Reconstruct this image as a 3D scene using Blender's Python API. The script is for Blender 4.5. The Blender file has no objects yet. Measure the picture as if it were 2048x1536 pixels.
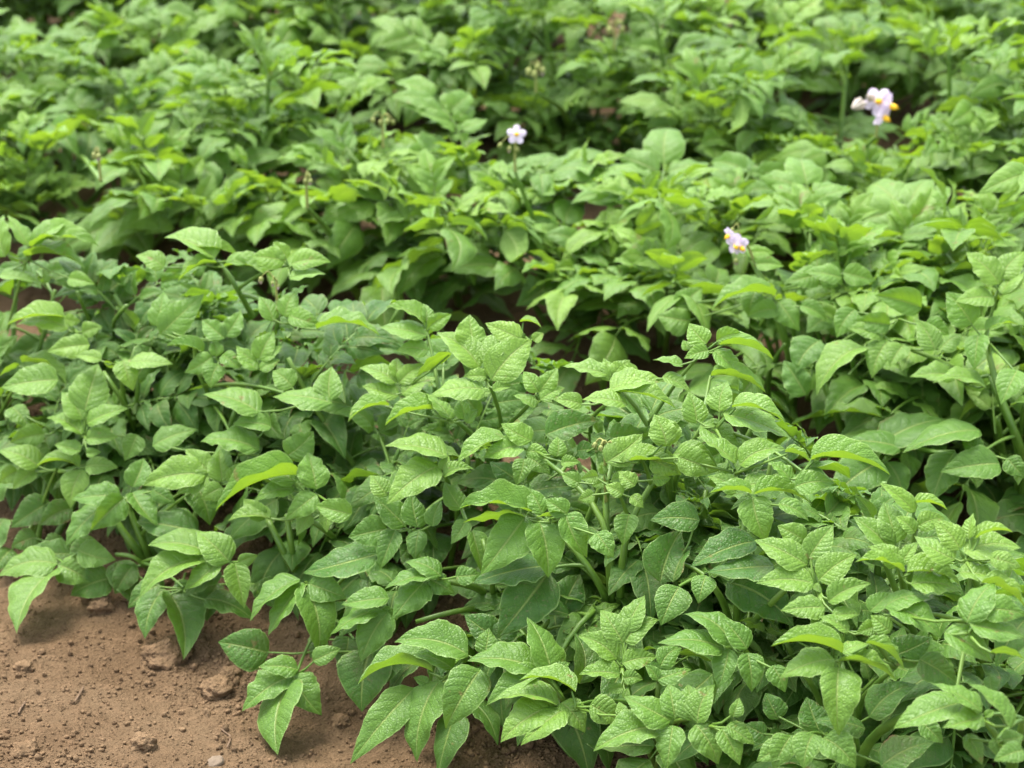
import bpy, math, random
import numpy as np
from mathutils import Vector, Matrix, noise as mnoise

C = bpy.context.scene.collection
PI = math.pi
R = math.radians
rng = np.random.default_rng(7)
random.seed(7)

# ------------------------------------------------------------------ camera model
F = 3800.0                      # focal length in pixels of the 2048 px frame
PITCH = R(24.95)
H = 1.24
SP, CP = math.sin(PITCH), math.cos(PITCH)
FWD = np.array([0, CP, -SP]); UPV = np.array([0, SP, CP]); RGT = np.array([1.0, 0, 0])
CAM = np.array([0, 0, H])

def ray(x, y):
    return FWD + (x - 1024) / F * RGT - (y - 768) / F * UPV
def at(x, y, z):                # pixel + depth along the view -> point
    return CAM + z * ray(x, y)
def proj(P):
    d = np.asarray(P) - CAM
    z = d @ FWD
    return 1024 + F * (d @ RGT) / z, 768 - F * (d @ UPV) / z, z

# rows run up and to the left
ROWDIR = np.array([-math.sin(R(55.2)), math.cos(R(55.2))])
ROWN = np.array([math.cos(R(55.2)), math.sin(R(55.2))])
SPACING = 0.73
def ground_hit(x, y, gz=0.0):
    d = ray(x, y)
    return CAM + d * ((gz - H) / d[2])
S1 = float(ground_hit(1225, 1200)[:2] @ ROWN)
def ridge(x, y):
    s = x * ROWN[0] + y * ROWN[1]
    return -0.04 + 0.04 * np.cos(2 * PI * (s - S1 - 0.03) / SPACING)
def ground_px(x, y):
    p = ground_hit(x, y)
    for _ in range(6):
        p = ground_hit(x, y, float(ridge(p[0], p[1])))
    return p

# ------------------------------------------------------------------ mesh builder
class MB:
    def __init__(s):
        s.v = []; s.f = []; s.uv = []; s.m = []; s.n = 0
    def add(s, v, f, uv=None, mat=0):
        v = np.asarray(v, float)
        s.v.append(v)
        s.uv.append(np.zeros((len(v), 2)) if uv is None else np.asarray(uv, float))
        for q in f:
            s.f.append(tuple(i + s.n for i in q))
        s.m += [mat] * len(f)
        s.n += len(v)
    def tube(s, pts, rad, n=6, mat=0, cap=True):
        pts = np.asarray(pts, float); k = len(pts)
        rad = np.broadcast_to(np.asarray(rad, float), (k,))
        tan = np.gradient(pts, axis=0)
        tan /= np.linalg.norm(tan, axis=1)[:, None] + 1e-12
        ref = np.array([0.31, 0.17, 0.93]); 
        if abs(tan[0] @ ref) > .93: ref = np.array([1.0, 0.1, 0])
        V = []; U = []
        a = ref - tan[0] * (ref @ tan[0])
        for i in range(k):
            a = a - tan[i] * (a @ tan[i]); a /= np.linalg.norm(a)
            b = np.cross(tan[i], a)
            for j in range(n):
                th = 2 * PI * j / n
                rr = rad[i] * (1.0 + (0.12 if j % 2 else -0.06))
                V.append(pts[i] + rr * (math.cos(th) * a + math.sin(th) * b)); U.append((i / max(1, k - 1), j / n))
        fc = []
        for i in range(k - 1):
            for j in range(n):
                j2 = (j + 1) % n
                fc.append((i * n + j, i * n + j2, (i + 1) * n + j2, (i + 1) * n + j))
        if cap:
            fc.append(tuple((k - 1) * n + j for j in range(n)))
        s.add(V, fc, U, mat)
    def mesh(s, name, mats, smooth=True):
        me = bpy.data.meshes.new(name)
        V = np.concatenate(s.v); UV = np.concatenate(s.uv)
        me.from_pydata(V.tolist(), [], s.f)
        uvl = me.uv_layers.new(name='UVMap')
        idx = np.empty(len(me.loops), dtype=np.int32)
        me.loops.foreach_get('vertex_index', idx)
        uvl.data.foreach_set('uv', UV[idx].astype(np.float32).ravel())
        for m in mats: me.materials.append(m)
        me.polygons.foreach_set('material_index', np.array(s.m, dtype=np.int32))
        me.polygons.foreach_set('use_smooth', np.full(len(me.polygons), smooth))
        me.update()
        return me

def link(name, data, parent=None, loc=None, color=None):
    o = bpy.data.objects.new(name, data); C.objects.link(o)
    if parent is not None: o.parent = parent
    if loc is not None: o.location = loc
    if color is not None: o.color = color
    return o

# ------------------------------------------------------------------ node helpers
class NT:
    def __init__(s, mat):
        mat.use_nodes = True
        s.t = mat.node_tree; s.t.nodes.clear()
    def n(s, typ, **kw):
        nd = s.t.nodes.new(typ)
        for k, v in kw.items(): setattr(nd, k, v)
        return nd
    def put(s, sock, v):
        if isinstance(v, bpy.types.NodeSocket): s.t.links.new(v, sock)
        elif v is not None: sock.default_value = v
    def math(s, op, a, b=None, c=None, clamp=False):
        nd = s.n('ShaderNodeMath', operation=op, use_clamp=clamp)
        s.put(nd.inputs[0], a)
        if b is not None: s.put(nd.inputs[1], b)
        if c is not None: s.put(nd.inputs[2], c)
        return nd.outputs[0]
    def smooth(s, v, lo, hi, a=0.0, b=1.0):
        nd = s.n('ShaderNodeMapRange', interpolation_type='SMOOTHSTEP')
        s.put(nd.inputs[0], v); nd.inputs[1].default_value = lo; nd.inputs[2].default_value = hi
        nd.inputs[3].default_value = a; nd.inputs[4].default_value = b
        return nd.outputs[0]
    def mix(s, f, a, b, blend='MIX'):
        nd = s.n('ShaderNodeMix', data_type='RGBA', blend_type=blend)
        s.put(nd.inputs[0], f)
        for i, x in ((6, a), (7, b)):
            if isinstance(x, tuple) and len(x) == 3: x = x + (1,)
            s.put(nd.inputs[i], x)
        return nd.outputs[2]
    def noise(s, vec, scale, detail=3, rough=.5):
        nd = s.n('ShaderNodeTexNoise')
        if vec is not None: s.put(nd.inputs['Vector'], vec)
        nd.inputs['Scale'].default_value = scale; nd.inputs['Detail'].default_value = detail
        nd.inputs['Roughness'].default_value = rough
        return nd.outputs[0]

def leaf_material():
    m = bpy.data.materials.new('potato_leaf'); t = NT(m)
    uv = t.n('ShaderNodeUVMap', uv_map='UVMap').outputs[0]
    sep = t.n('ShaderNodeSeparateXYZ'); t.put(sep.inputs[0], uv)
    u, v = sep.outputs[0], sep.outputs[1]
    va = t.math('MULTIPLY', t.math('ABSOLUTE', t.math('SUBTRACT', v, .5)), 2.0)
    oi = t.n('ShaderNodeObjectInfo')
    osep = t.n('ShaderNodeSeparateColor'); t.put(osep.inputs[0], oi.outputs['Color'])
    young, rnd = osep.outputs[0], osep.outputs[1]
    obj = t.n('ShaderNodeTexCoord').outputs['Object']
    warp = t.noise(obj, 34.0, 3)
    # side veins sweep forward and curve towards the tip
    ph = t.math('SUBTRACT', t.math('MULTIPLY', u, t.math('ADD', t.math('MULTIPLY', rnd, 2.2), 6.6)), t.math('MULTIPLY', t.math('POWER', va, 1.35), 1.55))
    ph = t.math('ADD', ph, t.math('MULTIPLY', warp, 0.50))
    side = t.math('GREATER_THAN', v, .5)
    ph = t.math('ADD', ph, t.math('MULTIPLY', side, .42))
    tri = t.math('MULTIPLY', t.math('ABSOLUTE', t.math('SUBTRACT', t.math('FRACT', ph), .5)), 2.0)
    vein = t.smooth(tri, .84, .98)
    vein = t.math('MULTIPLY', vein, t.smooth(va, .98, .72))
    mid = t.smooth(va, .075, .02)
    n0 = t.noise(obj, 40.0, 2)
    # net of small veins
    vor = t.n('ShaderNodeTexVoronoi', feature='DISTANCE_TO_EDGE'); t.put(vor.inputs['Vector'], obj)
    vor.inputs['Scale'].default_value = 280.0
    cell = t.smooth(vor.outputs['Distance'], 0.0, .28)
    bul = t.math('SUBTRACT', 1.0, t.math('POWER', tri, 2.2))
    hgt = t.math('ADD', t.math('MULTIPLY', t.math('MULTIPLY', bul, t.smooth(n0, .15, .65, .35, 1.0)), .46), t.math('MULTIPLY', cell, .28))
    hgt = t.math('SUBTRACT', hgt, t.math('MULTIPLY', mid, .9))
    edge = t.smooth(va, .91, .99)
    # colour
    n1 = t.noise(obj, 22.0, 3)
    n2 = t.noise(obj, 160.0, 3)
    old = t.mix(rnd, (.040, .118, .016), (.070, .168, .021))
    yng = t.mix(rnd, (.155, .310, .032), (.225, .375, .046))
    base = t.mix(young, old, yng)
    base = t.mix(t.math('MULTIPLY', t.smooth(n1, .35, .7), .35), base, (.105, .215, .045))
    base = t.mix(t.math('MULTIPLY', t.smooth(n2, .40, .75), .18), base, (.17, .26, .07))
    low = t.smooth(vor.outputs['Distance'], .15, .02)
    base = t.mix(t.math('MULTIPLY', low, .20), base, t.mix(young, (.022, .072, .014), (.070, .165, .022)))  # low lines of the net darkened: groove shade put into the colour
    base = t.mix(t.math('MULTIPLY', vein, .40), base, t.mix(young, (.020, .066, .014), (.075, .175, .020)))  # side veins darkened too, with the shade of their grooves in the colour
    base = t.mix(t.math('MULTIPLY', mid, .75), base, (.25, .33, .085))
    base = t.mix(t.math('MULTIPLY', edge, .50), base, (.30, .44, .13))
    # small brown flecks and yellowed spots here and there
    sp = t.noise(obj, 60.0, 2)
    spot = t.math('MULTIPLY', t.smooth(sp, .70, .76), .75)
    base = t.mix(spot, base, (.20, .16, .05))
    # soil splash and yellowing on the old leaves, scorched rims on a few
    oldm = t.smooth(young, .30, .0)
    base = t.mix(t.math('MULTIPLY', t.math('MULTIPLY', oldm, t.smooth(n1, .48, .74)), .30), base, (.135, .120, .050))
    dust = t.noise(obj, 300.0, 2)
    base = t.mix(t.math('MULTIPLY', t.math('MULTIPLY', oldm, t.smooth(dust, .60, .70)), .5), base, (.16, .115, .065))
    burn = t.math('MULTIPLY', t.smooth(va, .80, .98), t.smooth(t.noise(obj, 26.0, 3), .62, .70))
    base = t.mix(t.math('MULTIPLY', burn, t.smooth(young, .55, .1)), base, (.15, .095, .035))
    geo = t.n('ShaderNodeNewGeometry')
    back = geo.outputs['Backfacing']
    under = t.mix(young, (.115, .195, .055), (.16, .27, .060))
    under = t.mix(t.math('MULTIPLY', vein, .5), under, (.20, .29, .09))
    under = t.mix(t.math('MULTIPLY', mid, .8), under, (.27, .36, .12))
    col = t.mix(back, base, under)
    bmp = t.n('ShaderNodeBump'); bmp.inputs['Strength'].default_value = .52
    bmp.inputs['Distance'].default_value = .0026
    t.put(bmp.inputs['Height'], hgt)
    p = t.n('ShaderNodeBsdfPrincipled')
    t.put(p.inputs['Base Color'], col)
    p.inputs['IOR'].default_value = 1.45
    t.put(p.inputs['Roughness'], t.math('ADD', t.math('MULTIPLY', back, .3), .40))
    t.put(p.inputs['Specular IOR Level'], t.math('MULTIPLY', t.math('ADD', t.math('MULTIPLY', young, .12), .30), t.math('SUBTRACT', 1.0, t.math('MULTIPLY', back, .7))))
    t.put(p.inputs['Normal'], bmp.outputs[0])
    # fine hairs catch the light along grazing angles
    p.inputs['Sheen Weight'].default_value = .02
    p.inputs['Sheen Roughness'].default_value = .45
    p.inputs['Sheen Tint'].default_value = (.85, 1, .8, 1)
    tr = t.n('ShaderNodeBsdfTranslucent')
    tcol = t.mix(young, (.20, .38, .016), (.29, .455, .020))
    tcol = t.mix(t.math('MULTIPLY', vein, .6), tcol, (.20, .36, .03))
    tcol = t.mix(t.math('MULTIPLY', t.smooth(n1, .35, .68), .45), tcol, (.13, .27, .015))
    t.put(tr.inputs['Color'], tcol)
    mx = t.n('ShaderNodeMixShader'); 
    t.put(mx.inputs[0], t.math('ADD', t.math('MULTIPLY', young, .06), .30))
    t.put(mx.inputs[1], p.outputs[0]); t.put(mx.inputs[2], tr.outputs[0])
    out = t.n('ShaderNodeOutputMaterial'); t.put(out.inputs[0], mx.outputs[0])
    return m

def simple(name, c1, c2, rough=.5, scale=60.0, bump=.3, spec=.4, trans=None, dist=.001):
    m = bpy.data.materials.new(name); t = NT(m)
    obj = t.n('ShaderNodeTexCoord').outputs['Object']
    n1 = t.noise(obj, scale, 4, .6)
    col = t.mix(t.smooth(n1, .3, .7), c1, c2)
    p = t.n('ShaderNodeBsdfPrincipled'); t.put(p.inputs['Base Color'], col)
    p.inputs['Roughness'].default_value = rough; p.inputs['Specular IOR Level'].default_value = spec
    b = t.n('ShaderNodeBump'); b.inputs['Strength'].default_value = bump; b.inputs['Distance'].default_value = dist
    t.put(b.inputs['Height'], t.noise(obj, scale * 4, 4, .6)); t.put(p.inputs['Normal'], b.outputs[0])
    out = t.n('ShaderNodeOutputMaterial')
    if trans:
        tr = t.n('ShaderNodeBsdfTranslucent'); tr.inputs[0].default_value = trans + (1,)
        mx = t.n('ShaderNodeMixShader'); mx.inputs[0].default_value = .35
        t.put(mx.inputs[1], p.outputs[0]); t.put(mx.inputs[2], tr.outputs[0]); t.put(out.inputs[0], mx.outputs[0])
    else:
        t.put(out.inputs[0], p.outputs[0])
    return m

def soil_material(name='soil', k=1.36):
    m = bpy.data.materials.new(name); t = NT(m)
    pos = t.n('ShaderNodeNewGeometry').outputs['Position']
    big = t.noise(pos, 6.0, 4, .6); mid = t.noise(pos, 60.0, 5, .65); fin = t.noise(pos, 420.0, 4, .7)
    col = t.mix(t.smooth(big, .3, .7), tuple(k * c for c in (.084, .054, .029)), tuple(k * c for c in (.115, .078, .044)))
    col = t.mix(t.math('MULTIPLY', t.smooth(mid, .42, .70), .55), col, tuple(k * c for c in (.148, .095, .053)))
    col = t.mix(t.math('MULTIPLY', t.smooth(fin, .55, .38), .45), col, tuple(k * c for c in (.062, .037, .020)))
    gr = t.n('ShaderNodeTexVoronoi', feature='F1'); t.put(gr.inputs['Vector'], pos); gr.inputs['Scale'].default_value = 190
    h = t.math('ADD', t.math('MULTIPLY', mid, 1.0), t.math('MULTIPLY', fin, .42))
    h = t.math('ADD', h, t.math('MULTIPLY', t.smooth(gr.outputs['Distance'], .55, .0), .38))
    b = t.n('ShaderNodeBump'); b.inputs['Strength'].default_value = .9; b.inputs['Distance'].default_value = .008
    t.put(b.inputs['Height'], h)
    p = t.n('ShaderNodeBsdfPrincipled'); t.put(p.inputs['Base Color'], col)
    p.inputs['Roughness'].default_value = 1.0; p.inputs['Specular IOR Level'].default_value = .05
    t.put(p.inputs['Normal'], b.outputs[0])
    out = t.n('ShaderNodeOutputMaterial'); t.put(out.inputs[0], p.outputs[0])
    return m

M_LEAF = leaf_material()
M_STEM = simple('potato_stem', (.070, .150, .016), (.115, .205, .024), .45, 30.0, .35, .4)
M_SOIL = soil_material()
M_CRUMB = soil_material('soil_crumb', 1.95)
M_PETAL = simple('petal', (.66, .53, .67), (.76, .68, .78), .6, 120.0, .3, .2, (.75, .65, .8))
M_FADED = simple('withered_petal', (.52, .44, .36), (.66, .60, .52), .8, 120.0, .5, .2, (.4, .35, .25))
M_STAMEN = simple('stamen', (.85, .46, .012), (.90, .58, .03), .5, 300.0, .2, .3)
M_BUD = simple('flower_bud', (.34, .40, .11), (.46, .48, .17), .6, 160.0, .4, .3, (.3, .35, .1))
M_PINK = simple('bud_tip', (.55, .36, .42), (.68, .56, .48), .6, 200.0, .3, .2, (.5, .3, .3))
M_PEDICEL = simple('flower_stalk', (.22, .25, .06), (.28, .29, .08), .6, 120.0, .3, .3)
M_ROOT = simple('dry_root', (.115, .072, .042), (.17, .115, .07), .8, 200.0, .4, .2)
M_STONE = simple('pale_stone', (.13, .095, .062), (.18, .135, .09), .8, 60.0, .5, .3)
LM = [M_LEAF, M_STEM]

# ------------------------------------------------------------------ leaflets
def leaflet(r, L, W, fold=.45, arch=.9, wave=.05, twist=0.0, nu=14, nv=8, cup=.30, shape=0.0, ragged=0.0):
    t = np.linspace(0, 1, nu + 1)
    t = t ** .92
    prof = np.interp(t, [0, .015, .04, .09, .18, .28, .38, .50, .62, .74, .84, .91, .955, .985, 1],
                     [0, .25, .46, .69, .905, 1.0, .985, .89, .735, .52, .315, .175, .085, .035, 0])
    prof = prof ** (1 + shape)
    hw = .5 * W * prof
    ang = arch * (.5 - t) + r.normal(0, .04)
    dt = np.diff(t)
    am = .5 * (ang[1:] + ang[:-1])
    ax = np.concatenate([[0], np.cumsum(np.cos(am) * dt)]); az = np.concatenate([[0], np.cumsum(np.sin(am) * dt)])
    ca, sa = ax[-1], az[-1]; ch = math.hypot(ca, sa)
    c, s = ca / ch, sa / ch
    X = (ax * c + az * s) * L / ch; Z = (-ax * s + az * c) * L / ch
    a2 = ang - math.atan2(sa, ca)
    vv = np.linspace(-1, 1, nv + 1)
    asym = r.normal(0, .06)
    k1, k2 = r.uniform(2.2, 3.6), r.uniform(2.2, 3.6); p1, p2 = r.uniform(0, 6.3, 2)
    sweep = r.normal(0, .05)
    fl, fr = fold + r.normal(0, .09), fold + r.normal(0, .09)
    rag = r.normal(0, 1, (nu + 1, 2)) * ragged
    V = np.zeros((nu + 1, nv + 1, 3)); UV = np.zeros((nu + 1, nv + 1, 2))
    for j, v in enumerate(vv):
        sd = 1 if v > 0 else -1
        f = fr if v > 0 else fl
        a = abs(v)
        wloc = hw * (1 + asym * sd) * (1 + rag[:, (1 if v > 0 else 0)] * a)
        y = v * wloc * math.cos(f) 
        wv = (math.sin(1) * 0 + 1)
        h = wloc * (math.sin(f) * a - cup * a ** 2.2)
        h = h + wave * W * a ** 2 * np.sin(2 * PI * (k1 if v > 0 else k2) * t + (p1 if v > 0 else p2)) * np.sin(PI * np.clip(t * 1.02, 0, 1)) 
        tw = twist * t
        y2 = y * np.cos(tw) - h * np.sin(tw); h2 = y * np.sin(tw) + h * np.cos(tw)
        y2 = y2 + sweep * L * 4 * t * (1 - t)
        V[:, j, 0] = X - np.sin(a2) * h2
        V[:, j, 1] = y2
        V[:, j, 2] = Z + np.cos(a2) * h2
        UV[:, j, 0] = t; UV[:, j, 1] = .5 + .5 * v
    V = V.reshape(-1, 3); UV = UV.reshape(-1, 2)
    n = nv + 1
    fc = [(i * n + j, i * n + n + j, i * n + n + j + 1, i * n + j + 1) for i in range(nu) for j in range(nv)]
    return V, fc, UV

def frame(d, nrm):
    d = np.asarray(d, float); d = d / np.linalg.norm(d)
    n = np.asarray(nrm, float); n = n - d * (n @ d)
    l = np.linalg.norm(n)
    if l < 1e-6:
        n = np.array([0, 0, 1.0]) if abs(d[2]) < .9 else np.array([1.0, 0, 0]); n = n - d * (n @ d); l = np.linalg.norm(n)
    n /= l
    return np.stack([d, np.cross(n, d), n], axis=1)

def compound_leaf(r, Lr=.16, big=.085, pairs=3, droop=1.0, young=False, nu=13, nv=8):
    """rachis starts at the origin along +x and bends down; z is up"""
    mb = MB()
    k = 11
    t = np.linspace(0, 1, k)
    a = .25 * droop - droop * 1.0 * t ** 1.3
    side = r.normal(0, .22) * t ** 1.5
    step = Lr / (k - 1)
    P = [np.zeros(3)]; T = []
    for i in range(k):
        T.append(np.array([math.cos(a[i]) * math.cos(side[i]), math.sin(side[i]), math.sin(a[i]) * math.cos(side[i])]))
        if i: P.append(P[-1] + T[i] * step)
    P = np.array(P); T = np.array(T)
    rad = np.linspace(.0030 if not young else .0022, .0011, k) * (big / .085) ** .5
    mb.tube(P, rad, 5, 1)
    def at_t(q):
        f = q * (k - 1); i = min(int(f), k - 2); g = f - i
        return P[i] * (1 - g) + P[i + 1] * g, T[i] * (1 - g) + T[i + 1] * g
    lat = np.array([0, 1.0, 0])
    fold = .62 if young else .40
    # terminal leaflet
    def put(o, d, n, L, ratio):
        V, fc, UV = leaflet(r, L, L * ratio, fold=max(.12, r.normal(fold, .14)), arch=r.normal(1.0 if not young else .75, .28),
                            wave=abs(r.normal(.055, .02)), twist=r.normal(0, .28), nu=nu, nv=nv, cup=r.uniform(.22, .42),
                            ragged=.02)
        M = frame(d, n)
        mb.add(V @ M.T + o, fc, UV, 0)
    p, d = at_t(1.0)
    up = np.array([0, 0, 1.0])
    put(p, d + np.array([0, 0, -.25 * droop]), up + r.normal(0, .18, 3), big * r.uniform(.98, 1.12), r.uniform(.58, .70))
    fr = np.linspace(.44, .86, pairs) if pairs > 1 else np.array([.72])
    for i, q in enumerate(fr):
        sc = (.62 + .30 * (i + 1) / pairs)
        for sgn in (-1, 1):
            o, d = at_t(min(.99, q + r.normal(0, .015)))
            fwd = r.uniform(.30, .65) if not young else r.uniform(.6, 1.0)
            dd = d * fwd + lat * sgn * r.uniform(.85, 1.0)
            dd = dd + up * (r.normal(-.22 * droop, .16) if not young else r.normal(.15, .15))
            dd /= np.linalg.norm(dd)
            pl = .007 * (big / .085)
            mb.tube([o, o + dd * pl * .5 + up * .001, o + dd * pl], .0011, 4, 1, False)
            nn = up + r.normal(0, .20, 3) + lat * sgn * (-.10)
            put(o + dd * pl, dd, nn, big * sc * r.uniform(.86, 1.05), r.uniform(.56, .70))
        # small leaflets between the pairs
        if i < pairs and not young:
            qq = q - .09
            for sgn in (-1, 1):
                if r.random() < .8:
                    o, d = at_t(max(.05, qq + r.normal(0, .02)))
                    dd = d * .4 + lat * sgn + up * r.normal(-.05, .15); dd /= np.linalg.norm(dd)
                    put(o, dd, up + r.normal(0, .25, 3), big * r.uniform(.16, .30), r.uniform(.7, .85))
    return mb

# shared leaf meshes
def leaf_set(n, name, **kw):
    out = []
    for i in range(n):
        r = np.random.default_rng(1000 + i * 17 + len(name))
        k = dict(kw)
        k['pairs'] = int(r.integers(kw['pairs'][0], kw['pairs'][1] + 1))
        k['droop'] = r.uniform(*kw['droop'])
        out.append(compound_leaf(r, **k).mesh(name, LM))
    return out
MATURE = leaf_set(16, 'leaf', Lr=.170, big=.100, pairs=(2, 4), droop=(.5, 1.4))
LOWER = leaf_set(8, 'leaf_low', Lr=.205, big=.112, pairs=(2, 3), droop=(.9, 1.6))
YOUNG = leaf_set(8, 'leaf_new', Lr=.085, big=.060, pairs=(1, 3), droop=(.1, .7), young=True)

# ------------------------------------------------------------------ plants
class Plant:
    pass
plants = []

def new_plant(base, row, name='potato_plant'):
    p = Plant()
    p.base = np.array(base, float)
    p.row = row
    e = bpy.data.objects.new(name, None); C.objects.link(e)
    e.empty_display_size = .05
    e.location = p.base
    p.obj = e
    p.stems = []          # polylines in world space
    p.nleaf = 0
    plants.append(p)
    return p

def stem_mesh(pts, r0, r1, base):
    mb = MB()
    pts = np.asarray(pts, float) - base
    mb.tube(pts, np.linspace(r0, r1, len(pts)), 8, 0)
    return mb.mesh('stem', [M_STEM])

def add_stem(p, pts, r0=.0065, r1=.0035):
    pts = np.asarray(pts, float)
    # resample smoothly
    if len(pts) > 2:
        seg = np.concatenate([[0], np.cumsum(np.linalg.norm(np.diff(pts, axis=0), axis=1))])
        q = np.linspace(0, seg[-1], 14)
        lin = np.stack([np.interp(q, seg, pts[:, i]) for i in range(3)], 1)
        for _ in range(3):
            lin[1:-1] = .25 * lin[:-2] + .5 * lin[1:-1] + .25 * lin[2:]
        pts = lin
    link('stem', stem_mesh(pts, r0, r1, p.base), p.obj)
    p.stems.append(pts)
    return pts

def place_leaf(p, me, pos, az, el, roll, sc, young, check=None, name='leaf'):
    d = np.array([math.cos(el) * math.cos(az), math.cos(el) * math.sin(az), math.sin(el)])
    n = np.array([-math.sin(el) * math.cos(az), -math.sin(el) * math.sin(az), math.cos(el)])
    M = frame(d, n)
    cr, sr = math.cos(roll), math.sin(roll)
    M = M @ np.array([[1, 0, 0], [0, cr, -sr], [0, sr, cr]])
    if check is not None:
        co = bbox_pts(me) * sc @ M.T + pos
        if not check(co): return None
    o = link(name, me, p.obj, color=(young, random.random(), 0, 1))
    M4 = Matrix(((M[0, 0], M[0, 1], M[0, 2], pos[0] - p.base[0]), (M[1, 0], M[1, 1], M[1, 2], pos[1] - p.base[1]),
                 (M[2, 0], M[2, 1], M[2, 2], pos[2] - p.base[2]), (0, 0, 0, 1)))
    o.matrix_local = M4 @ Matrix.Diagonal((sc, sc, sc, 1))
    p.nleaf += 1
    return o

_bb = {}
def bbox_pts(me):
    if me.name not in _bb:
        n = len(me.vertices); a = np.empty(n * 3, dtype=np.float32); me.vertices.foreach_get('co', a)
        _bb[me.name] = a.reshape(-1, 3)[::9].astype(float)
    return _bb[me.name]

def grow(p, r, n_stems=4, height=.33, spread=.5, check=None, dens=1.0, size=1.0, bright=1.0):
    for s in range(n_stems):
        az = 2 * PI * (s + r.uniform(-.3, .3)) / n_stems + r.uniform(0, .4)
        lean = r.uniform(.10, spread) if s % 2 else r.uniform(.5, 1.0) * spread
        L = height * r.uniform(.82, 1.12)
        k = 8
        pts = [p.base + np.array([math.cos(az), math.sin(az), 0]) * .012 + np.array([0, 0, -.015])]
        e = lean * 1.25
        for i in range(k):
            e2 = e * (1 - .45 * i / k)
            d = np.array([math.cos(az) * math.sin(e2), math.sin(az) * math.sin(e2), math.cos(e2)])
            pts.append(pts[-1] + d * L / k); az += r.normal(0, .06)
        P = np.array(pts)
        if check is not None and not check(P[2:]): 
            # keep the stem shorter where it would poke out
            P = P[:6]
            if not check(P[2:]): continue
        add_stem(p, P, r.uniform(.0050, .0072), .0028)
        P = p.stems[-1] if len(p.stems) else P
        nn = int(round(8 * dens))
        ph = r.uniform(0, 6.3)
        for i in range(nn):
            q = .22 + .74 * i / (nn - 1)
            fi = q * (len(P) - 1); ii = min(int(fi), len(P) - 2); g = fi - ii
            pos = P[ii] * (1 - g) + P[ii + 1] * g
            ph += 2.4 + r.normal(0, .3)
            el = .12 + .50 * q + r.normal(0, .15)
            yv = np.clip(.04 + .68 * bright * q + r.normal(0, .12), 0, 1)  # bright scales the tone down whatever the leaf's age
            lib = LOWER if q < .42 and r.random() < .6 else MATURE
            sc = (1.02 - .28 * max(0, q - .4)) * r.uniform(.82, 1.08) * size
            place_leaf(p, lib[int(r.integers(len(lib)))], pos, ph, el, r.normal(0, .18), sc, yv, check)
        tip = P[-1]
        for i in range(4):
            ph += 2.2 + r.normal(0, .3)
            place_leaf(p, YOUNG[int(r.integers(len(YOUNG)))], tip - np.array([0, 0, .012 * (3 - i)]), ph, r.uniform(.40, 1.05),
                       r.normal(0, .2), r.uniform(.75, 1.35) * (1 - .10 * i) * size, np.clip(r.normal(.88 * bright, .12), 0, 1), check)

def skirt(p, r, check, n=9, tries=60):
    """old leaves spreading low around the foot"""
    got = 0
    for _ in range(tries):
        if got >= n: break
        st = p.stems[int(r.integers(len(p.stems)))]
        pos = st[int(r.integers(1, max(2, len(st) // 2)))]
        if pos[2] - p.base[2] > .17: continue
        if place_leaf(p, LOWER[int(r.integers(len(LOWER)))], pos, r.uniform(0, 6.28), r.uniform(-.05, .45), r.normal(0, .2),
                      r.uniform(.62, .95), float(np.clip(r.normal(.06, .05), 0, 1)), check): got += 1
# ================================================================== front rows traced in the photograph's own places
CROP = {1: (0, 900, 820 / 1980), 2: (700, 900, 700 / 1691), 3: (1300, 900, 748 / 1806),
        4: (0, 400, 800 / 2048), 5: (700, 550, 800 / 2048), 6: (1300, 400, 748 / 1915), 0: (0, 0, 1.0)}
def px(c, x, y):
    x0, y0, k = CROP[c]
    return x0 + x * k, y0 + y * k
def plane(x, y, off=0.0):        # how far the leafy face of the front row stands
    return 2.2 - (x - 1000) * .00035 + (1000 - y) * .00025 + off
# front-row plants: (base px x, y), label
FRONT = [
    ((55, 1120), 'front-row potato plant standing at the left edge beside the bare soil'),
    ((306, 1146), 'front-row potato plant directly behind the upright clod of earth'),
    ((600, 1185), 'front-row potato plant whose lowest wilted leaf droops onto the bare soil'),
    ((1218, 1215), 'front-row potato plant with brown-stalked nodding seed buds, at the photo\'s centre'),
    ((985, 1330), 'low front-row potato plant with long leaflets hanging over the soil at bottom centre'),
    ((1465, 1285), 'front-row potato plant with bare green stems over soil, just right of the nodding seed buds'),
    ((1735, 1500), 'front-row potato plant with a large three-leaflet whorl facing the viewer at bottom right'),
    ((2010, 1500), 'front-row potato plant cut by the right edge at the bottom right corner'),
    ((1300, 1520), 'low dark-leaved potato plant at the bottom edge right of the hanging leaflets'),
    ((-30, 905), 'potato plant with pale folded tops on the left edge behind the leftmost front plant'),
    ((272, 872), 'potato plant in front row with forked green stems and a ladder-like upright leaf'),
    ((540, 930), 'front-row potato plant with pinkish closed buds at its tip'),
    ((850, 1050), 'front-row potato plant with one tall ladder-like leaf standing at the top of the row'),
    ((1520, 1080), 'front-row potato plant with a fan of broad quilted leaves above a shaded furrow'),
    ((1930, 1290), 'front-row potato plant with many pale yellow-green young tops at the right edge'),
]
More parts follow.
